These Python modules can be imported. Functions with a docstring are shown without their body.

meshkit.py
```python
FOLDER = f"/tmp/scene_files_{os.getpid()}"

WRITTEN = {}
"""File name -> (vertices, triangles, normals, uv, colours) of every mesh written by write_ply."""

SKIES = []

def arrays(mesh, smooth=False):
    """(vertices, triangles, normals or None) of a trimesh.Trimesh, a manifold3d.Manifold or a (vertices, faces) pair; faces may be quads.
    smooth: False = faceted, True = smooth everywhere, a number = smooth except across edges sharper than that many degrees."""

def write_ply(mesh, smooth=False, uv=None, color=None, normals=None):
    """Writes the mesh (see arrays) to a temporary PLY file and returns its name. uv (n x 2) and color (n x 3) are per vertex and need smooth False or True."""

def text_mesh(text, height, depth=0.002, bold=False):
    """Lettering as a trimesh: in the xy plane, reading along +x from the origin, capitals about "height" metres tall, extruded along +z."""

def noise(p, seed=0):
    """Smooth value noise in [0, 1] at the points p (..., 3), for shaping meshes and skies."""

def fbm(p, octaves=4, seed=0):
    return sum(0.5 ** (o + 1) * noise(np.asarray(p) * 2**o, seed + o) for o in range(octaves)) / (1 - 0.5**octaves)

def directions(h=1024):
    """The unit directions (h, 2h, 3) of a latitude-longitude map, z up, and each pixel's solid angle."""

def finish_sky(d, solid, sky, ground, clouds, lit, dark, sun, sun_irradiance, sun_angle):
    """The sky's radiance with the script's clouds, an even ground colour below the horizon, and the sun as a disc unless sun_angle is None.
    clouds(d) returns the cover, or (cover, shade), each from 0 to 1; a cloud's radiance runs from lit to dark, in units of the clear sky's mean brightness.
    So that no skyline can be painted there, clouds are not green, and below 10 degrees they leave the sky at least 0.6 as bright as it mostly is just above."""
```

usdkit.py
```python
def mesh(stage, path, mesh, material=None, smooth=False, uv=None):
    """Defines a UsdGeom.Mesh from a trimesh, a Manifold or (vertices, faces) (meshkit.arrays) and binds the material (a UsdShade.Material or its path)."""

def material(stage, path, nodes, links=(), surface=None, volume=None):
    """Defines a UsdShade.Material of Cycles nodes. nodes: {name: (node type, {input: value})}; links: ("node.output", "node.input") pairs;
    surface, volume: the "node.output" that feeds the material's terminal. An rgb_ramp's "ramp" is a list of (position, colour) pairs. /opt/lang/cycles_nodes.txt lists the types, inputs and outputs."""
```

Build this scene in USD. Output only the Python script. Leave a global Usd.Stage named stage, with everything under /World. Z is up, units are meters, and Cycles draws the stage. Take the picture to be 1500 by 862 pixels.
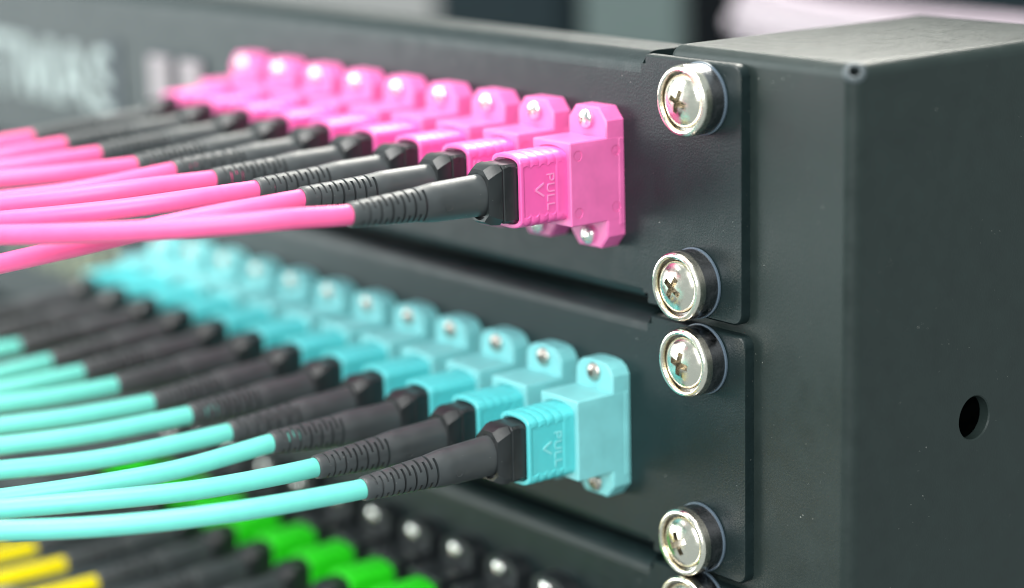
import math, random
import numpy as np
import trimesh
import manifold3d as m3
import usdkit, meshkit
from pxr import Usd, UsdGeom, UsdLux, UsdShade, Gf, Sdf

rng = random.Random(7)
stage = Usd.Stage.CreateInMemory()
UsdGeom.SetStageUpAxis(stage, 'Z')
UsdGeom.SetStageMetersPerUnit(stage, 1.0)
W = UsdGeom.Xform.Define(stage, '/World')
stage.SetDefaultPrim(W.GetPrim())
MM = 0.001

# ------------------------------------------------------------------ camera
EXPOSURE = 0.0
YAW, PITCH, ROLL = math.radians(52.21), math.radians(13.076), math.radians(-1.449)
EYE = np.array([262.0, -243.46, 50.2])
d = np.array([-math.sin(YAW) * math.cos(PITCH), math.cos(YAW) * math.cos(PITCH), -math.sin(PITCH)])
r0 = np.array([math.cos(YAW), math.sin(YAW), 0.0]); u0 = np.cross(r0, d)
rr = math.cos(ROLL) * r0 + math.sin(ROLL) * u0
uu = -math.sin(ROLL) * r0 + math.cos(ROLL) * u0
cam = UsdGeom.Camera.Define(stage, '/World/camera')
M4 = Gf.Matrix4d(*[*rr, 0, *uu, 0, *(-d), 0, *(EYE * MM), 1])
cam.AddTransformOp().Set(M4)
cam.CreateHorizontalApertureAttr(36.0)
FOCAL = 36.0 * 3177.7 / 1500
cam.CreateFocalLengthAttr(FOCAL)
cam.CreateFStopAttr(FOCAL / 13.5)          # a 13.5 mm wide lens opening
cam.CreateFocusDistanceAttr(0.364)
cam.CreateClippingRangeAttr(Gf.Vec2f(0.02, 100.0))
cam.CreateExposureAttr(EXPOSURE)

# ------------------------------------------------------------------ light
def M(name, nodes, links=(), surface='p.BSDF', volume=None):
    return usdkit.material(stage, '/World/Looks/' + name, nodes, links, surface=surface, volume=volume)

room = M('room_light', {'b': ('background_shader', {'color': (0.84, 0.98, 1.0), 'strength': 0.55})}, surface='b.background')
dome = UsdLux.DomeLight.Define(stage, '/World/room')
UsdShade.MaterialBindingAPI.Apply(dome.GetPrim()).Bind(room)
dome.CreateIntensityAttr(1.0)

def rect(name, pos, target, w, h, power, color):
    L = UsdLux.RectLight.Define(stage, '/World/' + name)
    p, t = np.array(pos, float), np.array(target, float)
    z = p - t; z /= np.linalg.norm(z)
    x = np.cross([0, 1, 0.01], z); x /= np.linalg.norm(x); y = np.cross(z, x)
    L.AddTransformOp().Set(Gf.Matrix4d(*[*x, 0, *y, 0, *z, 0, *p, 1]))
    L.CreateWidthAttr(w); L.CreateHeightAttr(h); L.CreateIntensityAttr(power); L.CreateColorAttr(Gf.Vec3f(*color))
    return L

rect('ceiling_lamp', (-0.15, -0.25, 1.05), (-0.1, 0.0, 0.0), 1.1, 0.40, 16.0, (1.0, 0.98, 0.95))
rect('window_lamp', (-1.7, -1.3, 0.42), (-0.1, 0.0, -0.05), 1.9, 1.2, 6.6, (0.92, 1.0, 1.0))
rect('front_lamp', (0.95, -1.3, 0.75), (-0.05, 0.0, -0.05), 1.0, 0.8, 15.0, (0.97, 0.99, 1.0))
rect('window_lamp_001', (-1.75, 1.95, 0.62), (0.0, 0.0, 0.0), 3.6, 1.1, 33.0, (1.0, 0.97, 0.89))

# ------------------------------------------------------------------ materials
def plastic(name, col, rough=0.38, spec=0.5, sss=0.0, bump=0.0, dust=0.0, vary=0.03):
    nodes = {
        'tc': ('texture_coordinate', {}),
        'n': ('noise_texture', {'scale': 260.0, 'detail': 4.0, 'roughness': 0.6}),
        'r': ('rgb_ramp', {'ramp': [(0.3, tuple(c * (1 - vary * 2) for c in col)), (0.7, tuple(min(1, c * (1 + vary)) for c in col))]}),
        'n2': ('noise_texture', {'scale': 2400.0, 'detail': 3.0}),
        'bp': ('bump', {'strength': bump, 'distance': 0.0001}),
        'v': ('voronoi_texture', {'scale': 900.0, 'randomness': 1.0}),
        'vn': ('noise_texture', {'scale': 140.0, 'detail': 3.0}),
        'vm': ('math', {'math_type': 'multiply'}),
        'lt': ('math', {'math_type': 'less_than', 'value2': 0.05 * max(dust, 1e-4) ** 0.5 }),
        'mx': ('mix_color', {'b': (0.6, 0.6, 0.55)}),
        'rm': ('map_range', {'from_min': 0.3, 'from_max': 0.7, 'to_min': rough - 0.05, 'to_max': rough + 0.06}),
        'p': ('principled_bsdf', {'roughness': rough, 'specular_ior_level': spec, 'subsurface_weight': sss, 'subsurface_scale': 0.001,
                                  'subsurface_radius': (1.0, 1.0, 1.0)}),
    }
    links = [('tc.object', 'n.vector'), ('n.fac', 'r.fac'), ('tc.object', 'n2.vector'), ('n2.fac', 'bp.height'), ('n.fac', 'rm.value'), ('rm.result', 'p.roughness')]
    if bump:
        links.append(('bp.normal', 'p.normal'))
    if dust:
        nodes['lt'][1]['value2'] = dust
        links += [('tc.object', 'v.vector'), ('tc.object', 'vn.vector'), ('v.distance', 'vm.value1'), ('vn.fac', 'vmap.value'), ('vmap.result', 'vm.value2'),
                  ('vm.value', 'lt.value1'), ('lt.value', 'mx.fac'), ('r.color', 'mx.a'), ('mx.result', 'p.base_color')]
        nodes['vmap'] = ('map_range', {'from_min': 0.38, 'from_max': 0.68, 'to_min': 5.0, 'to_max': 0.95, 'clamp': True})
    else:
        links.append(('r.color', 'p.base_color'))
    return M(name, nodes, links)

def metal(name, col, rough):
    return M(name, {
        'tc': ('texture_coordinate', {}),
        'n': ('noise_texture', {'scale': 700.0, 'detail': 4.0}),
        'rm': ('map_range', {'from_min': 0.3, 'from_max': 0.7, 'to_min': rough * 0.6, 'to_max': rough * 1.5}),
        'bp': ('bump', {'strength': 0.08, 'distance': 0.0001}),
        'p': ('principled_bsdf', {'metallic': 1.0, 'base_color': col})},
        [('tc.object', 'n.vector'), ('n.fac', 'rm.value'), ('rm.result', 'p.roughness'), ('n.fac', 'bp.height'), ('bp.normal', 'p.normal')])

MAT = {
    'powder': plastic('black_powder_coat', (0.008, 0.017, 0.0175), 0.42, 0.36, bump=0.6, dust=0.075, vary=0.08),
    'post': plastic('satin_black_paint', (0.016, 0.025, 0.023), 0.42, 0.34, bump=0.28, dust=0.06, vary=0.08),
    'pink': plastic('pink_plastic', (0.82, 0.15, 0.41), 0.44, 0.7, sss=0.12, bump=0.08, dust=0.045, vary=0.05),
    'pink_plug': plastic('bright_pink_plastic', (0.90, 0.11, 0.40), 0.40, 0.7, sss=0.12, bump=0.03),
    'pink_cable': plastic('pink_cable_jacket', (0.94, 0.12, 0.32), 0.42, 0.4, sss=0.1, bump=0.04),
    'aqua': plastic('aqua_plastic', (0.20, 0.59, 0.60), 0.50, 0.7, sss=0.12, bump=0.08, dust=0.045, vary=0.05),
    'aqua_plug': plastic('bright_aqua_plastic', (0.085, 0.57, 0.59), 0.40, 0.7, sss=0.12, bump=0.03),
    'aqua_cable': plastic('mint_cable_jacket', (0.15, 0.63, 0.53), 0.42, 0.45, sss=0.1, bump=0.04),
    'black': plastic('black_plastic', (0.018, 0.021, 0.023), 0.38, 0.5, bump=0.08),
    'green': plastic('green_plastic', (0.025, 0.72, 0.012), 0.38, 0.45, sss=0.1),
    'yellow': plastic('yellow_cable_jacket', (0.92, 0.74, 0.003), 0.5, 0.15),
    'rubber': plastic('dusty_black_rubber', (0.038, 0.044, 0.046), 0.45, 1.0, bump=0.12, dust=0.12, vary=0.12),
    'crimp': plastic('black_crimp_plastic', (0.014, 0.017, 0.018), 0.36, 0.6, bump=0.1, dust=0.06, vary=0.1),
    'chrome': metal('bright_steel', (0.86, 0.84, 0.80), 0.2),
    'zinc': metal('yellowish_zinc_plate', (0.88, 0.82, 0.70), 0.21),
    'dull_steel': metal('dull_warm_steel', (0.50, 0.46, 0.41), 0.34),
    'pink_pale': plastic('relief_lit_pink_plastic', (0.92, 0.26, 0.54), 0.35, 0.6),  # plug pink made paler: light caught by the raised letters, painted in
    'aqua_pale': plastic('relief_lit_aqua_plastic', (0.24, 0.68, 0.69), 0.35, 0.6),  # same painted-in light for the aqua plug lettering
    'green_pale': plastic('relief_lit_green_plastic', (0.2, 0.72, 0.2), 0.35, 0.6),  # same painted-in light for the green plug lettering
    'darksteel': metal('dark_nickel', (0.30, 0.30, 0.31), 0.24),
    'nylon': plastic('pale_blue_nylon', (0.075, 0.105, 0.135), 0.4),
    'white': plastic('white_plastic', (0.30, 0.265, 0.275), 0.55, 0.3),
    'ink': plastic('pale_lettering', (0.34, 0.40, 0.39), 0.6),
    'ink2': plastic('pale_olive_lettering', (0.20, 0.23, 0.15), 0.6),
    'slot': plastic('dark_slot', (0.012, 0.022, 0.032), 0.5),
    'paler': plastic('paler_grey_paint', (0.065, 0.08, 0.085), 0.4, 0.4),  # corner lip, a paler grey than the post paint
    'rear_dark': plastic('rear_dark_paint', (0.010, 0.017, 0.020), 0.7, 0.05),
    'rear_black': plastic('rear_black_paint', (0.004, 0.005, 0.006), 0.7, 0.02),
    'rear_grey': plastic('rear_grey_paint', (0.082, 0.108, 0.104), 0.7, 0.1),
    'rear_pale': plastic('rear_pale_paint', (0.19, 0.19, 0.185), 0.6, 0.2),
    'rear_pink': plastic('pale_pink_cable_jacket', (0.36, 0.30, 0.335), 0.5, 0.2),
    'rear_white': plastic('white_cable_jacket', (0.44, 0.39, 0.42), 0.5, 0.2),
    'rear_olive': plastic('rear_olive_paint', (0.10, 0.09, 0.04), 0.5),
}

# ------------------------------------------------------------------ scene helpers
used = {}
def numbered(name):
    n = used.get(name, 0); used[name] = n + 1
    return name if n == 0 else '%s_%03d' % (name, n)

def tag(prim, label=None, cat=None, group=None, kind=None):
    for k, v in (('label', label), ('category', cat), ('group', group), ('kind', kind)):
        if v: prim.SetCustomDataByKey(k, v)
    return prim

def thing(name, label, cat, loc=(0, 0, 0), group=None):
    x = UsdGeom.Xform.Define(stage, '/World/' + numbered(name))
    x.AddTranslateOp().Set(Gf.Vec3d(*[float(v) * MM for v in loc]))
    return tag(x.GetPrim(), label, cat, group)

def part(parent, name, mesh, mat, smooth=30, label=None):
    path = str(parent.GetPath()) + '/' + name
    n = 0
    while stage.GetPrimAtPath(path):
        n += 1; path = str(parent.GetPath()) + '/%s_%03d' % (name, n)
    v, f, _ = meshkit.arrays(mesh)
    tm = trimesh.Trimesh(v * MM, f, process=False)
    g = usdkit.mesh(stage, path, tm, MAT[mat], smooth=smooth)
    if label: g.GetPrim().SetCustomDataByKey('label', label)
    return g.GetPrim()

def ref(proto, name, label, cat, loc, group, instance=True):
    x = UsdGeom.Xform.Define(stage, '/World/' + numbered(name))
    x.GetPrim().GetReferences().AddInternalReference(proto)
    x.AddTranslateOp().Set(Gf.Vec3d(*[float(v) * MM for v in loc]))
    x.AddRotateYOp().Set(rng.uniform(-0.9, 0.9))
    if instance: x.GetPrim().SetInstanceable(True)
    return tag(x.GetPrim(), label, cat, group)

# geometry (millimetres)
def tri(m): return trimesh.Trimesh(*meshkit.arrays(m)[:2], process=False)
def hull(pts): return m3.Manifold.hull_points(np.asarray(pts, float))
def box(x0, x1, y0, y1, z0, z1): return m3.Manifold.cube([x1 - x0, y1 - y0, z1 - z0]).translate([x0, y0, z0])
def cbox(x0, x1, y0, y1, z0, z1, c=0.25):
    """box with chamfered edges"""
    P = []
    for sx in (0, 1):
        for sy in (0, 1):
            for sz in (0, 1):
                X, Y, Z = (x0, x1)[sx], (y0, y1)[sy], (z0, z1)[sz]
                ax, ay, az = (1 - 2 * sx) * c, (1 - 2 * sy) * c, (1 - 2 * sz) * c
                P += [(X, Y + ay, Z + az), (X + ax, Y, Z + az), (X + ax, Y + ay, Z)]
    return hull(P)
def prism(poly, y0, y1):
    """polygon in x,z pushed along y"""
    cs = m3.CrossSection([np.asarray(poly, float)])
    if cs.area() <= 0: cs = m3.CrossSection([np.asarray(poly, float)[::-1]])
    return cs.extrude(y1 - y0).transform(np.array([[1, 0, 0, 0], [0, 0, 1, y0], [0, 1, 0, 0]], float)) if False else _prism(cs, y0, y1)
def _prism(cs, y0, y1):
    # extrude along z, then rotate so that (x, y, z) -> (x, -z, y)
    return cs.extrude(y1 - y0).rotate([90, 0, 0]).translate([0, y1, 0])
def lathe(profile, seg=64):
    """profile of (r, y) revolved about the y axis"""
    prof = np.asarray(profile, float)
    cs = m3.CrossSection([prof], m3.FillRule.NonZero)
    if cs.area() < 1e-9: cs = m3.CrossSection([prof[::-1]], m3.FillRule.NonZero)
    # revolve turns about the section's y axis, which becomes z
    return cs.revolve(seg).rotate([90, 0, 0]).mirror([0, 1, 0])
def cylx(r, x0, x1, y, z, seg=40):
    return m3.Manifold.cylinder(x1 - x0, r, r, seg).rotate([0, 90, 0]).translate([x0, y, z])
def cyly(r, y0, y1, x, z, seg=40, r2=None):
    return m3.Manifold.cylinder(y1 - y0, r, r if r2 is None else r2, seg).rotate([-90, 0, 0]).translate([x, y0, z])
def cylz(r, z0, z1, x, y, seg=40, r2=None):
    return m3.Manifold.cylinder(z1 - z0, r, r if r2 is None else r2, seg).translate([x, y, z0])

def phillips(w, L, depth, y):
    """cross-shaped tapered recess that opens towards -y at y"""
    arms = None
    for k in (0, 1):
        a, b = (L, w) if k == 0 else (w, L)
        pts = [(sx * a, y - 1.0, sz * b) for sx in (-1, 1) for sz in (-1, 1)] + [(sx * a * .84, y + depth, sz * b * .84) for sx in (-1, 1) for sz in (-1, 1)]
        h = hull(pts); arms = h if arms is None else arms + h
    return arms

def sweep(points, radius, sides=28, cap=True):
    p = np.asarray(points, float)
    # Catmull-Rom resample
    q = np.vstack([2 * p[0] - p[1], p, 2 * p[-1] - p[-2]])
    out = []
    for i in range(1, len(q) - 2):
        for t in np.linspace(0, 1, 10, endpoint=False):
            a, b, c, e = q[i - 1], q[i], q[i + 1], q[i + 2]
            out.append(.5 * ((2 * b) + (-a + c) * t + (2 * a - 5 * b + 4 * c - e) * t ** 2 + (-a + 3 * b - 3 * c + e) * t ** 3))
    out.append(p[-1]); p = np.array(out)
    for _ in range(6): p[1:-1] = .25 * p[:-2] + .5 * p[1:-1] + .25 * p[2:]
    t = np.gradient(p, axis=0); t /= np.linalg.norm(t, axis=1, keepdims=True)
    a = np.cross(t, [0, 0, 1.0]); a /= np.linalg.norm(a, axis=1, keepdims=True); b = np.cross(a, t)
    ang = np.arange(sides) * 2 * np.pi / sides
    v = p[:, None] + radius * (np.cos(ang)[None, :, None] * a[:, None] + np.sin(ang)[None, :, None] * b[:, None])
    n = len(p); F = []
    for i in range(n - 1):
        for j in range(sides):
            k = (j + 1) % sides
            F += [(i * sides + j, (i + 1) * sides + j, (i + 1) * sides + k), (i * sides + j, (i + 1) * sides + k, i * sides + k)]
    v = np.vstack([v.reshape(-1, 3), p[0], p[-1]])
    for j in range(sides):
        k = (j + 1) % sides
        F += [(n * sides, j, k), (n * sides + 1, (n - 1) * sides + k, (n - 1) * sides + j)]
    tm = trimesh.Trimesh(v, F, process=False)
    trimesh.repair.fix_normals(tm)
    return tm

# ------------------------------------------------------------------ rack post
def rounded_box(x0, x1, y0, y1, z0, z1, r, n=6):
    s = trimesh.creation.icosphere(3, r).vertices
    P = [s + np.array([(x0 + r, x1 - r)[i], (y0 + r, y1 - r)[j], (z0 + r, z1 - r)[k]]) for i in (0, 1) for j in (0, 1) for k in (0, 1)]
    return hull(np.vstack(P))
ZT = 7.86
post = rounded_box(-10.4, 32.7, 2.0, 65, -240, ZT, 2.4)
post = post - box(-8.4, 30.7, 4.0, 63, -260, ZT - 2.0)
post = post - box(-50, 50, -50, 100, -260, -222)
post = post - cylx(3.75, 25, 40, 32.0, -54.5, 64)                          # hole in the side wall
post = post - hull(np.vstack([np.column_stack([np.full(40, 32.71), 32 + r_ * np.cos(np.linspace(0, 6.28, 40)), -54.5 + r_ * np.sin(np.linspace(0, 6.28, 40))]) + [dx, 0, 0] for r_, dx in ((4.0, 0.01), (3.7, -0.28))]))
# relief hole at the corner where the three bends meet, with a paler grey lip round it
CR = np.array([31.55, 3.15, 6.7])
def diagonal(m): # turns +z into (1, -1, 1)
    a = np.array([1, -1, 1]) / math.sqrt(3); x = np.array([1, 1, 0]) / math.sqrt(2); y = np.cross(a, x)
    return m.transform(np.column_stack([x, y, a, CR]))
lip = diagonal(hull([(r_ * math.cos(t), r_ * math.sin(t), z) for r_, z in ((1.8, -2.2), (1.85, -0.4), (1.6, -0.1), (1.3, 0.05)) for t in np.linspace(0, 2 * math.pi, 36)]))
bore = diagonal(m3.Manifold.cylinder(12, 0.85, 0.85, 32).translate([0, 0, -9])) + diagonal(m3.Manifold.cylinder(0.5, 0.85, 1.25, 32).translate([0, 0, -0.1]))
lip = lip - bore; post = post - diagonal(m3.Manifold.cylinder(6, 1.8, 1.8, 36).translate([0, 0, -2.2])) - bore
pt = thing('rack_post', 'black painted sheet steel rack post at the right with a round hole in its side', 'rack post')
part(pt, 'shell', post, 'post', smooth=35)
part(pt, 'corner_lip', lip, 'paler', smooth=35)

# ------------------------------------------------------------------ patch panels
XL = -430.0
def panel_shape(top, bottom, ear_top, ear_bottom):
    R_, RB, T, D = 3.6, 2.2, 2.0, 12.0
    # U profile in (y, z)
    def outer(o):
        P = []
        for t in np.linspace(0, math.pi / 2, 9):
            P.append((R_ - (R_ - o) * math.cos(t), top - R_ + (R_ - o) * math.sin(t)))
        P = P + [(D, top - o)]
        Q = []
        for t in np.linspace(0, math.pi / 2, 9):
            Q.append((RB - (RB - o) * math.sin(t), bottom + RB - (RB - o) * math.cos(t)))
        return P, Q
    Po, Qo = outer(0); Pi, Qi = outer(T)
    poly = Po + Pi[::-1] + Qi[::-1] + [(D, bottom + T), (D, bottom)] + Qo
    poly = np.array(poly, float)
    cs = m3.CrossSection([poly])
    if cs.area() <= 0: cs = m3.CrossSection([poly[::-1]])
    # section (y, z) pushed along x: extrude gives (y, z, x) -> rotate
    L = -14.6 - XL
    v = cs.extrude(L)
    body = v.transform(np.array([[0, 0, 1, XL], [1, 0, 0, 0], [0, 1, 0, 0]], float))
    body = body + box(-14.65, -13.2, 0.0, 2.0, bottom + 1.4, top - 2.0)
    r = 2.0
    pts = [(-22.0, ear_bottom), (-22.0, ear_top)]
    pts += [(9.8 - r + r * math.sin(t), ear_top - r + r * math.cos(t)) for t in np.linspace(0, math.pi / 2, 8)]
    pts += [(9.8 - r + r * math.cos(t), ear_bottom + r - r * math.sin(t)) for t in np.linspace(0, math.pi / 2, 8)]
    pts = np.array(pts); c = pts.mean(0)
    ins = c + (pts - c) * (1 - 0.35 / np.abs(pts - c).max(0)); ins[:2, 0] = -22.0
    ear = hull(np.vstack([np.column_stack([pts[:, 0], np.full(len(pts), y), pts[:, 1]]) for y in (0.35, 2.0)] + [np.column_stack([ins[:, 0], np.full(len(pts), 0.0), ins[:, 1]])]))
    ear = ear - box(-40, -13.45, -1, 3, top - R_ + 0.01, 40) - box(-40, -13.45, -1, 3, -80, bottom + RB - 0.01)
    return body + ear

def word(text, height, stretch, depth, italic=0.0):
    t = meshkit.text_mesh(text, height, depth, bold=True)
    v = np.array(t.vertices)
    v[:, 0] = v[:, 0] * stretch + italic * v[:, 1]
    # reading along +x, up +z, raised towards -y
    return trimesh.Trimesh(np.column_stack([v[:, 0], -v[:, 2], v[:, 1]]), np.array(t.faces), process=False)

PANELS = [(0.0, 0.0, 'upper black patch panel carrying the pink adapters, white lettering at its far end'),
          (-45.2, 0.9, 'middle black patch panel carrying the aqua adapters'),
          (-90.3, 0.7, 'lowest black patch panel carrying the black adapters with green plugs')]
for i, (dz, dx, lab) in enumerate(PANELS):
    p = thing('patch_bay', lab, 'patch panel', (dx, 0, dz))
    part(p, 'face_plate', panel_shape(6.4, -36.9, 6.05, -37.45), 'powder', smooth=35)
    if i < 2:
        part(p, 'lettering', trimesh.Trimesh(np.array(word('TMAS', 14.2, 1.28, 0.4).vertices) * 1.0 + [-274.0, -0.05, -22.6], word('TMAS', 14.2, 1.28, 0.4).faces, process=False), 'ink' if i == 0 else 'ink2', smooth=False)
        part(p, 'slot', cbox(-207.0, -201.5, -0.6, 0.4, -23.5, -5.3, 0.15), 'slot', smooth=False)

for dz, lab in ((-135.2, 'plain black panel glimpsed below the yellow cables, under the lowest adapter row'),):
    p = thing('blank_cover', lab, 'cover panel', (0.4, 0, dz))
    part(p, 'face_plate', panel_shape(6.4, -36.9, 6.05, -37.45), 'powder', smooth=35)

# ------------------------------------------------------------------ rack screws
cup = lathe([(0, -3.4), (5.4, -3.4), (5.4, -3.6), (5.88, -3.6), (5.9, -3.4), (5.9, -0.45), (0, -0.45)], 80)
ringm = lathe([(4.2, -0.55), (5.85, -0.55), (6.12, -0.42), (6.12, -0.12), (4.2, -0.12)], 80)
rim = lathe([(4.82, -3.3), (4.86, -4.72), (5.0, -4.98), (5.25, -5.08), (5.55, -5.02), (5.82, -4.76), (5.93, -4.4), (5.93, -3.3)], 80)
dome_p = [(0, -2.9), (4.45, -2.9), (4.5, -3.9)] + [(4.5 * math.cos(t), -4.0 - 1.75 * math.sin(t)) for t in np.linspace(0.06, math.pi / 2 - 0.001, 16)] + [(0, -5.75)]
head = lathe(dome_p, 72) - phillips(0.56, 2.15, 2.4, -5.6)
SCREWS = [((0.6, 0, -0.1), 20, 'upper silver cross-head screw in the top panel ear, next to the post corner'),
          ((-1.1, 0, -31.6), 32, 'lower silver screw of the top panel ear, just above the gap between panels'),
          ((0.5, 0, -44.5), 12, 'silver screw just below the gap, top of the middle panel ear'),
          ((-0.1, 0, -76.5), -26, 'silver screw near the bottom of the middle panel ear, reflecting green'),
          ((0.1, 0, -88.6), 40, 'silver screw of the lowest panel, cut off by the bottom edge')]
for loc, a, lab in SCREWS:
    t = thing('rack_screw', lab, 'screw', loc, 'screws fastening the panels to the post')
    part(t, 'barrel', cup, 'darksteel'); part(t, 'rim', rim, 'zinc'); part(t, 'washer', ringm, 'nylon')
    part(t, 'head', head.rotate([0, a, 0]), 'zinc', smooth=25)

# ------------------------------------------------------------------ adapters
def proto(name):
    p = stage.CreateClassPrim('/Shapes/' + name); p.SetTypeName('Xform'); return p
stage.CreateClassPrim('/Shapes')

def adapter_body(round_flange, marks):
    hw, hz, fz = 5.05, 7.3, 12.4
    if round_flange:
        top = [(-hw, 8.0), (-hw, 10.2), (-4.3, 11.5), (-3.1, 12.25), (-1.5, 12.5), (1.5, 12.5), (3.1, 12.25), (4.3, 11.5), (hw, 10.2), (hw, 8.0)]
    else:
        top = [(-hw, 8.0), (-hw, 10.15), (-3.1, 12.4), (3.1, 12.4), (hw, 10.15), (hw, 8.0)]
    bot = [(3.9, -12.4) if abs(0) else (3.0, -12.4), (-3.0, -12.4), (-hw, -10.1)]
    pts = top + [(hw, -10.1), (3.0, -12.4), (-3.0, -12.4), (-hw, -10.1)]
    pts = np.array(pts)
    ins = pts * (1 - 0.25 / np.array([hw, fz]))
    fl = hull(np.vstack([np.column_stack([pts[:, 0], np.full(len(pts), y), pts[:, 1]]) for y in (-3.7, 0.0)] + [np.column_stack([ins[:, 0], np.full(len(pts), -3.95), ins[:, 1]])]))
    body = cbox(-hw - 0.03, hw + 0.03, -12.1, -0.02, -hz, hz, 0.22)
    step = cbox(-hw - 0.12, hw + 0.12, -1.2, 0.0, -8.3, 7.0, 0.1)
    b = fl + body + step
    # opening for the plug
    w_, h_ = 4.2, 6.55
    op = np.array([(w_ * sx, z) for sx in (1,) for z in (-4.9, 4.9)] + [(w_ * math.cos(t), 4.9 + (h_ - 4.9) * math.sin(t)) for t in np.linspace(0.15, math.pi - 0.15, 15)]
                  + [(-w_, 4.9), (-w_, -4.9)] + [(-w_ * math.cos(t), -4.9 - (h_ - 4.9) * math.sin(t)) for t in np.linspace(0.15, math.pi - 0.15, 15)])
    b = b - hull(np.vstack([np.column_stack([op[:, 0], np.full(len(op), y), op[:, 1]]) for y in (-14, -4.5)]))
    if marks:
        for y, z in ((-10.35, 4.9), (-10.35, -5.0), (-1.9, 4.9), (-1.9, -5.0)):
            b = b - (cylx(0.95, 4.9, 6, y, z, 32) - cylx(0.72, 4.8, 6, y, z, 32)) - cylx(0.75, hw - 0.07, 6, y, z, 32)
        b = b + box(hw - 0.2, hw + 0.02, -2.3, -1.5, 4.7, 4.95).rotate([0, 0, 0])
    else:
        b = b - (cylx(1.0, hw - 0.01, 6, -6.8, -3.2, 32) - cylx(0.85, 4, 6.2, -6.8, -3.2, 32))
    for z in (10.24, -10.24):
        b = b - cyly(1.3, -5, -2.5, 0, z, 24)
    return b
small_head = lathe([(0, -2.8), (1.25, -2.8), (1.25, -3.9), (1.68, -3.95)] + [(1.72 * math.cos(t), -4.35 - 0.75 * math.sin(t)) for t in np.linspace(0, math.pi / 2 - .001, 10)] + [(0, -5.1)], 40) - phillips(0.24, 0.95, 0.75, -5.08)

def make_adapter(name, mat, rnd, marks, screw='chrome'):
    p = proto(name)
    part(p, 'body', adapter_body(rnd, marks), mat, smooth=28)
    for z, a in ((10.24, 25), (-10.24, -15)):
        part(p, 'screw', small_head.rotate([0, a, 0]).translate([0, 0.0 if screw == 'chrome' else 0.35, z]), screw, smooth=28)
    return p.GetPath()
A_PINK = make_adapter('pink_adapter', 'pink', False, True)
A_AQUA = make_adapter('aqua_adapter', 'aqua', True, False, 'dull_steel')
A_BLACK = make_adapter('black_adapter', 'black', True, False)

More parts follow.
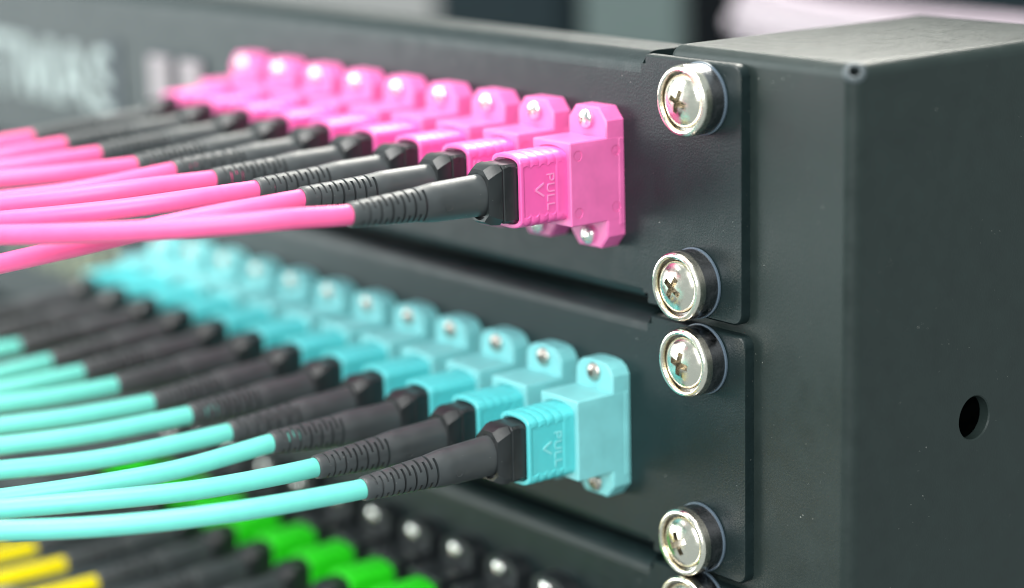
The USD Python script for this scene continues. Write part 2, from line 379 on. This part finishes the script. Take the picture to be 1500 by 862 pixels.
# ------------------------------------------------------------------ plugs, boots
def plug_housing():
    N = 168
    hx, zf, zt = 3.85, 4.75, 6.25
    base, kind = [], []
    per = 48; side = 43
    for i in range(side): base.append((hx, -zf + 2 * zf * i / side))
    for i in range(per):
        t = math.pi * i / per
        base.append((hx * math.copysign(abs(math.cos(t)) ** 0.82, math.cos(t)), zf + (zt - zf) * math.sin(t) ** 0.8))
    for i in range(side): base.append((-hx, zf - 2 * zf * i / side))
    for i in range(per):
        t = math.pi * i / per
        base.append((-hx * math.copysign(abs(math.cos(t)) ** 0.82, math.cos(t)), -zf - (zt - zf) * math.sin(t) ** 0.8))
    base = np.array(base); N = len(base)
    # finer side points near the scalloped border
    s = np.r_[np.linspace(-zf, -zf + 1.3, 19)[:-1], np.linspace(-zf + 1.3, zf - 1.3, 7)[:-1], np.linspace(zf - 1.3, zf, 20)[:-1]]
    side = len(s)
    base[:side, 1] = s; base[side + per:2 * side + per, 1] = -s
    nrm = np.zeros_like(base)
    tang = np.roll(base, -1, 0) - np.roll(base, 1, 0)
    nrm = np.column_stack([tang[:, 1], -tang[:, 0]]); nrm /= np.linalg.norm(nrm, axis=1, keepdims=True)
    ys = np.r_[-6.0, -11.6, np.arange(-12.0, -22.05, -0.11), -22.1, -22.22]
    loops = []
    for y in ys:
        o = np.zeros(N)
        ph = math.pi * (y + 14.4) / 1.85
        collar = min(1, max(0, (y + 14.5) / 0.25)); lip = min(1, max(0, (-21.3 - y) / 0.2))
        edge = max(collar, lip)
        bord = zf - 1.0 + 0.60 * abs(math.sin(ph)) ** 0.8
        for i, (x, z) in enumerate(base):
            up = min(1, max(0, (abs(z) - bord) / 0.10))
            ridge = 0.03 + 0.15 * abs(math.sin(ph)) ** 0.6
            o[i] = max(edge * 0.13, up * ridge + (1 - up) * -0.14)
        if y <= -22.1: o -= 0.06 if y > -22.2 else 0.2
        P = base + nrm * o[:, None]
        loops.append(np.column_stack([P[:, 0], np.full(N, y), P[:, 1]]))
    inn = base * [0.86, 0.915]
    for y in (-22.22, -20.0):
        loops.append(np.column_stack([inn[:, 0], np.full(N, y), inn[:, 1]]))
    V = np.vstack(loops); n = len(loops); F = []
    for a in range(n - 1):
        i = np.arange(N); j = (i + 1) % N
        F.append(np.column_stack([a * N + i, a * N + j, (a + 1) * N + j])); F.append(np.column_stack([a * N + i, (a + 1) * N + j, (a + 1) * N + i]))
    V = np.vstack([V, [0, ys[0], 0], [0, -20.0, 0]])
    i = np.arange(N); j = (i + 1) % N
    F.append(np.column_stack([np.full(N, n * N), j, i])); F.append(np.column_stack([np.full(N, n * N + 1), (n - 1) * N + i, (n - 1) * N + j]))
    tm = trimesh.Trimesh(V, np.vstack(F), process=False)
    trimesh.repair.fix_normals(tm)
    return tm
def side_text(txt, h, y_base, z_start, x=3.55, stretch=1.0, depth=0.43):
    t = meshkit.text_mesh(txt, h, depth)
    v = np.array(t.vertices)
    return trimesh.Trimesh(np.column_stack([x + v[:, 2], y_base + v[:, 1], z_start - v[:, 0] * stretch]), np.array(t.faces), process=False)
def chevron():
    ap, e1, e2 = np.array([-19.0, 0.1]), np.array([-17.15, 1.1]), np.array([-17.15, -1.1])
    out = None
    for e in (e1, e2):
        dd = (e - ap) / np.linalg.norm(e - ap); nn = np.array([-dd[1], dd[0]]) * 0.17
        q = [ap + nn, ap - nn, e - nn, e + nn]
        h = hull([(x, a, b) for x in (3.55, 3.97) for a, b in q]); out = h if out is None else out + h
    return out
def octo(hx, hz, c):
    return np.array([(hx, hz - c), (hx - c, hz), (-hx + c, hz), (-hx, hz - c), (-hx, -hz + c), (-hx + c, -hz), (hx - c, -hz), (hx, -hz + c)])
def slab(sections):
    return hull(np.vstack([np.column_stack([p[:, 0], np.full(len(p), y), p[:, 1]]) for y, p in sections]))
def crimp_block():
    b = slab([(-19.5, octo(3.05, 5.0, .5)), (-24.9, octo(3.05, 5.0, .5)), (-25.1, octo(2.9, 4.85, .5))])
    b = b + box(-2.6, 2.6, -26, -24, -4.5, 4.5)
    b = b + slab([(-25.3, octo(3.1, 5.05, 0.9)), (-25.5, octo(3.25, 5.2, 1.0)), (-27.0, octo(3.25, 5.05, 1.4)), (-28.2, octo(2.95, 4.4, 1.45))])
    soc = cyly(3.95, -30, -27.3, 0, 0, 56).scale([0.73, 1, 1]).translate([0, 0, -0.25])
    b = b - soc
    b = b - box(2.95, 4, -24.2, -23.4, 3.6, 5.5)
    return b
def boot():
    def ro(y):
        return np.interp(y, [-54.3, -53.9, -41.5, -38.0, -26.3], [1.92, 2.08, 2.85, 3.3, 3.66])
    ys = np.r_[-54.3, np.linspace(-53.9, -26.3, 40)]
    outer = [(ro(y), y) for y in ys]
    prof = outer + [(3.5, -25.6), (1.70, -25.6), (1.70, -54.3)]
    b = lathe(prof, 64)
    def wedge(a0, a1, y, w):
        t = np.linspace(a0, a1, 18)
        P = [(1.85 * math.cos(x), 1.85 * math.sin(x)) for x in t] + [(6 * math.cos(x), 6 * math.sin(x)) for x in t[::-1]]
        return prism(P, y - w / 2, y + w / 2)
    cut = []
    D = math.radians
    for k in range(12):
        y = -40.6 - k * 1.09
        w = 0.46 - 0.006 * k
        if k % 2 == 0:
            for c in (0, 180): cut.append(wedge(D(c - 62), D(c + 62), y, w))
        else:
            for c in (90, 270): cut.append(wedge(D(c - 66), D(c + 66), y, w))
    b = b - m3.Manifold.batch_boolean(cut, m3.OpType.Add)
    # moulding mark
    b = b + (cylx(0.8, 2.6, 3.36, -36.2, -0.6, 28) - cylx(0.62, 2, 4, -36.2, -0.6, 28))
    # the boot is oval at its root and round at its tip
    v, f, _ = meshkit.arrays(b)
    v = v.copy()
    v[:, 0] *= np.interp(v[:, 1], [-54.3, -44.0, -36.0, -26.0], [1.0, 0.97, 0.82, 0.74])
    return trimesh.Trimesh(v, f, process=False)
HOUS, BOOT, CRIMP = plug_housing(), boot(), crimp_block()

def make_cord(name, plug_mat, letters):
    p = proto(name)
    pale = plug_mat.split('_')[0] + '_pale'  # paler plug colour paints the lit relief on lettering and arrow
    h = part(p, 'plug', HOUS, plug_mat, smooth=40)
    if letters == 'PULL':
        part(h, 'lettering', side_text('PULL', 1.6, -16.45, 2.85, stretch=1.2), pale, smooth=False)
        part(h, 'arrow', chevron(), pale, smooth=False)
    elif letters:
        part(h, 'lettering', side_text(letters, 1.7, -21.2, 3.9, stretch=1.1), pale, smooth=False)
    part(p, 'crimp_block', CRIMP, 'crimp', smooth=25)
    part(p, 'boot', BOOT, 'rubber', smooth=35)
    return p.GetPath()
C_PINK = make_cord('pink_cord', 'pink_plug', 'PULL')
C_PINK_B = make_cord('pink_cord_back', 'pink_plug', 'S')
C_AQUA = make_cord('aqua_cord', 'aqua_plug', 'PULL')
C_GREEN = make_cord('green_cord', 'green', 'PULL')

PITCH_X = 14.247
ORD = ['first', 'second', 'third', 'fourth', 'fifth', 'sixth', 'seventh', 'eighth', 'ninth', 'tenth', 'eleventh', 'twelfth']
def cord(cls, x0, zc, pts, cable_mat, label, group):
    """cord: plug, crimp block and boot at (x0, 0, zc); cable along pts (world mm)"""
    o = ref(cls, 'fibre_cable', label, 'fibre cord', (x0, 0, zc), group, instance=False)
    tip = np.array(pts[0])
    ang = math.degrees(math.atan2(tip[2] - zc, 28.0))
    b = UsdGeom.Xformable(stage.OverridePrim(str(o.GetPath()) + '/boot'))
    # turn the boot about its root so that its tip meets the cable
    piv = Gf.Vec3d(0, -26 * MM, 0)
    b.AddTranslateOp(opSuffix='pivot').Set(piv)
    b.AddRotateXOp().Set(-ang)
    b.AddTranslateOp(opSuffix='pivot', isInverseOp=True)
    P = [np.array(q, float) - [x0, 0, zc] for q in pts]
    a = np.array([0, -26.0, 0]); dirn = P[0] - a; dirn[0] = 0; dirn /= np.linalg.norm(dirn)
    P = [a + dirn * 12, a + dirn * 20, a + dirn * 28.0] + P[1:]
    e = P[-1] - P[-2]; e /= np.linalg.norm(e)
    P += [P[-1] + e * 22, P[-1] + e * 46 + np.array([-4, 2, -1.5])]
    part(o, 'cable', sweep(P, 1.70), cable_mat, smooth=True)
    return o

PINK = [
 [(-24.3,-53.7,-15.6),(-26.0,-63.6,-15.1),(-30.1,-71.4,-15.4),(-39.0,-81.4,-16.2),(-50.6,-90.6,-17.1),(-61.4,-97.4,-17.9),(-71.0,-102.6,-18.7)],
 [(-38.6,-54.2,-14.9),(-39.5,-61.2,-15.3),(-42.6,-68.5,-16.1),(-49.6,-77.8,-18.2),(-58.9,-86.2,-21.1),(-69.9,-93.9,-24.2),(-79.5,-99.5,-26.8)],
 [(-52.8,-53.7,-15.2),(-55.0,-65.4,-15.5),(-60.2,-74.6,-16.4),(-67.8,-83.2,-17.4),(-76.3,-90.4,-18.4),(-84.9,-96.5,-19.4)],
 [(-67.1,-54.3,-15.2),(-70.2,-67.5,-15.4),(-76.6,-77.4,-16.5),(-85.3,-86.1,-17.7),(-93.5,-92.6,-18.8)],
 [(-81.3,-54.6,-15.4),(-83.4,-65.9,-16.6),(-87.6,-74.2,-17.7),(-93.8,-82.2,-18.7),(-101.0,-89.4,-19.7)],
 [(-95.6,-54.2,-16.1),(-98.0,-66.6,-16.2),(-104.0,-77.3,-16.6),(-110.6,-85.0,-17.2)],
 [(-109.8,-54.4,-15.6),(-111.1,-64.1,-16.0),(-114.4,-72.4,-16.6),(-119.7,-80.9,-17.3)],
 [(-124.1,-55.1,-15.4),(-124.8,-61.7,-15.9),(-126.2,-66.8,-16.5),(-130.7,-76.1,-17.8)],
 [(-138.3,-54.5,-15.6),(-138.8,-60.8,-16.0),(-141.7,-71.2,-16.7)]]
AQUA = [
 [(-23.7,-54.3,-61.6),(-25.9,-70.1,-61.4),(-30.2,-81.2,-61.8),(-35.9,-91.1,-62.3),(-42.2,-99.6,-62.7),(-48.8,-107.1,-63.0),(-55.2,-113.5,-63.3)],
 [(-37.9,-54.1,-61.2),(-38.5,-62.2,-61.2),(-41.6,-74.5,-61.5),(-46.6,-85.3,-61.7),(-52.4,-94.4,-62.1),(-58.7,-102.4,-62.7),(-65.0,-109.2,-63.2)],
 [(-52.2,-54.3,-60.1),(-54.6,-70.5,-61.8),(-60.6,-84.9,-63.1),(-69.1,-97.7,-64.7),(-75.2,-104.9,-65.8)],
 [(-66.4,-53.8,-61.3),(-67.8,-66.7,-61.7),(-71.9,-79.0,-62.5),(-79.6,-92.6,-63.0),(-85.4,-100.2,-63.5)],
 [(-80.7,-54.0,-61.1),(-83.7,-72.5,-61.6),(-90.6,-87.4,-62.2),(-96.0,-95.5,-62.7)],
 [(-94.9,-54.2,-61.7),(-97.0,-69.2,-61.8),(-101.9,-82.1,-62.1),(-106.8,-90.7,-62.5)],
 [(-109.2,-54.4,-61.2),(-110.6,-66.6,-61.4),(-113.6,-76.5,-61.6),(-118.0,-85.7,-62.0)],
 [(-123.4,-54.8,-61.4),(-124.3,-64.2,-61.9),(-125.9,-70.8,-62.4),(-129.7,-80.6,-63.2)],
 [(-137.7,-54.2,-61.9),(-138.7,-64.8,-62.7),(-141.7,-75.4,-63.8)],
 [(-151.9,-54.3,-61.4),(-152.1,-58.4,-61.4),(-154.1,-69.8,-62.2)]]

X_P, Z_P = -24.4, -15.75
for i in range(9):
    w = ORD[i]
    where = 'nearest the rack screws' if i == 0 else ('last before the white blanks' if i == 8 else w + ' from the right')
    ref(A_PINK, 'fibre_adapter', 'pink plastic flanged adapter, %s in the pink row' % where, 'adapter', (X_P - i * PITCH_X, 0, Z_P), 'pink adapters on the upper panel')
for i, pts in enumerate(PINK):
    w = ORD[i]
    lab = {0: 'frontmost pink cord with bright pink PULL plug, nearest the rack screws',
           1: 'pink cord crossing under the frontmost one, second from the right'}.get(i, 'pink fibre cord with black boot, %s from the right in the pink row' % w)
    cord(C_PINK_B if i == 1 else C_PINK, X_P + 0.2 - i * PITCH_X, Z_P - 0.1, pts, 'pink_cable', lab, 'pink cords')

X_A, Z_A = -23.75, -61.15
for i in range(12):
    w = ORD[i]
    ref(A_AQUA, 'fibre_adapter', 'aqua plastic rounded adapter, %s in the aqua row' % ('nearest the rack screws' if i == 0 else w + ' from the right'), 'adapter', (X_A - i * PITCH_X, 0, Z_A), 'aqua adapters on the middle panel')
for i in range(12):
    x0 = X_A - i * PITCH_X
    pts = AQUA[i] if i < len(AQUA) else [(x0, -54.3, -61.6), (x0 - 0.8, -66, -62.0), (x0 - 3.5, -78, -63.0)]
    lab = 'frontmost mint cord with aqua PULL plug, nearest the rack screws' if i == 0 else 'mint fibre cord with black boot, %s from the right in the aqua row' % ORD[i]
    cord(C_AQUA, x0 + 0.1, Z_A - 0.15, pts, 'aqua_cable', lab, 'mint cords')

X_G, Z_G = -24.35, -106.25
for i in range(12):
    ref(A_BLACK, 'fibre_adapter', 'black plastic adapter with bright screw, %s from the right in the bottom row' % ORD[i], 'adapter', (X_G - i * PITCH_X, 0, Z_G), 'black adapters on the lowest panel')
for i in range(2, 12):
    x0 = X_G - i * PITCH_X
    dz = rng.uniform(-.3, .3)
    pts = [(x0, -54.4, Z_G - 0.1 + dz), (x0 - 1.6, -66, Z_G - 0.6 + dz), (x0 - 5.5, -79, Z_G - 1.8 + dz)]
    cord(C_GREEN, x0 + 0.1, Z_G - 0.1, pts, 'yellow', 'yellow cord with green plug, at the %s black adapter from the right' % ORD[i], 'yellow cords with green plugs')

# ------------------------------------------------------------------ white blanking plates at the far end of the upper panel
for k, (x, lab) in enumerate(((-166.9, 'white blank plate beyond the pink row, the one next to the adapters'), (-181.1, 'white blank plate beyond the pink row, the one nearer the lettering'))):
    t = thing('blank_plate', lab, 'blank plate', (x, 0, -15.2), 'white blank plates')
    part(t, 'plate', cbox(-4.6, 4.6, -1.6, 0.3, -8.0, 7.6, 0.5), 'white')
    part(t, 'frame', cbox(-5.6, 5.6, -0.5, 0.35, -9.0, 8.6, 0.15) - box(-4.62, 4.62, -2, 0.2, -8.02, 7.62), 'slot', smooth=False)

# ------------------------------------------------------------------ second rack row behind (far out of focus)
def rear(name, label, cat, x0, x1, y0, y1, z0, z1, mat, group=None):
    t = thing(name, label, cat, ((x0 + x1) / 2, (y0 + y1) / 2, 0), group)
    a, b = (x1 - x0) / 2, (y1 - y0) / 2
    part(t, 'shell', cbox(-a, a, -b, b, z0, z1, 1.5), mat)
    part(t, 'edge_trim', cbox(-a + 2, a - 2, -b - 2.0, -b + .5, z0 + 4, z1 - 4, .8), mat)
    return t
rear('rear_cabinet', 'blurred pale grey cabinet far behind the upper panel', 'cabinet', -620, -345, 200, 260, -400, 160, 'rear_pale')
rear('rear_upright', 'blurred dark slate upright behind the panel, left of the grey one', 'upright', -343, -272, 196, 250, -400, 160, 'rear_dark')
rear('rear_upright', 'blurred grey green upright behind the panel between dark ones', 'upright', -270, -221, 200, 250, -400, 160, 'rear_grey')
rear('rear_upright', 'blurred black upright behind the left corner of the post', 'upright', -219, -196, 198, 250, -400, 160, 'rear_black')
rear('rear_chassis', 'blurred dark grey chassis behind the pale bundle of cables at the top right', 'chassis', -194, 60, 216, 300, -400, 160, 'rear_dark')
for k in range(7):
    z = -12.6 - k * 4.4 + (k % 2) * 1.2
    y = 196 - (k % 3) * 3.0
    pts = [(-190, y, z + 5.5), (-150, y - 1.5 * (k % 2), z + 1.5), (-70, y + 1, z + .8), (0, y - 1, z), (60, y, z)]
    o = UsdGeom.Mesh.Get(stage, part(W.GetPrim(), numbered('rear_cable'), sweep(pts, 2.9), 'rear_pink' if k == 0 else 'rear_white', smooth=True).GetPath())
    tag(o.GetPrim(), 'pale blurred cable of the bundle seen behind the post top' if k else 'topmost pinkish cable of the blurred bundle behind the post', 'cable', 'pale cables behind the post')
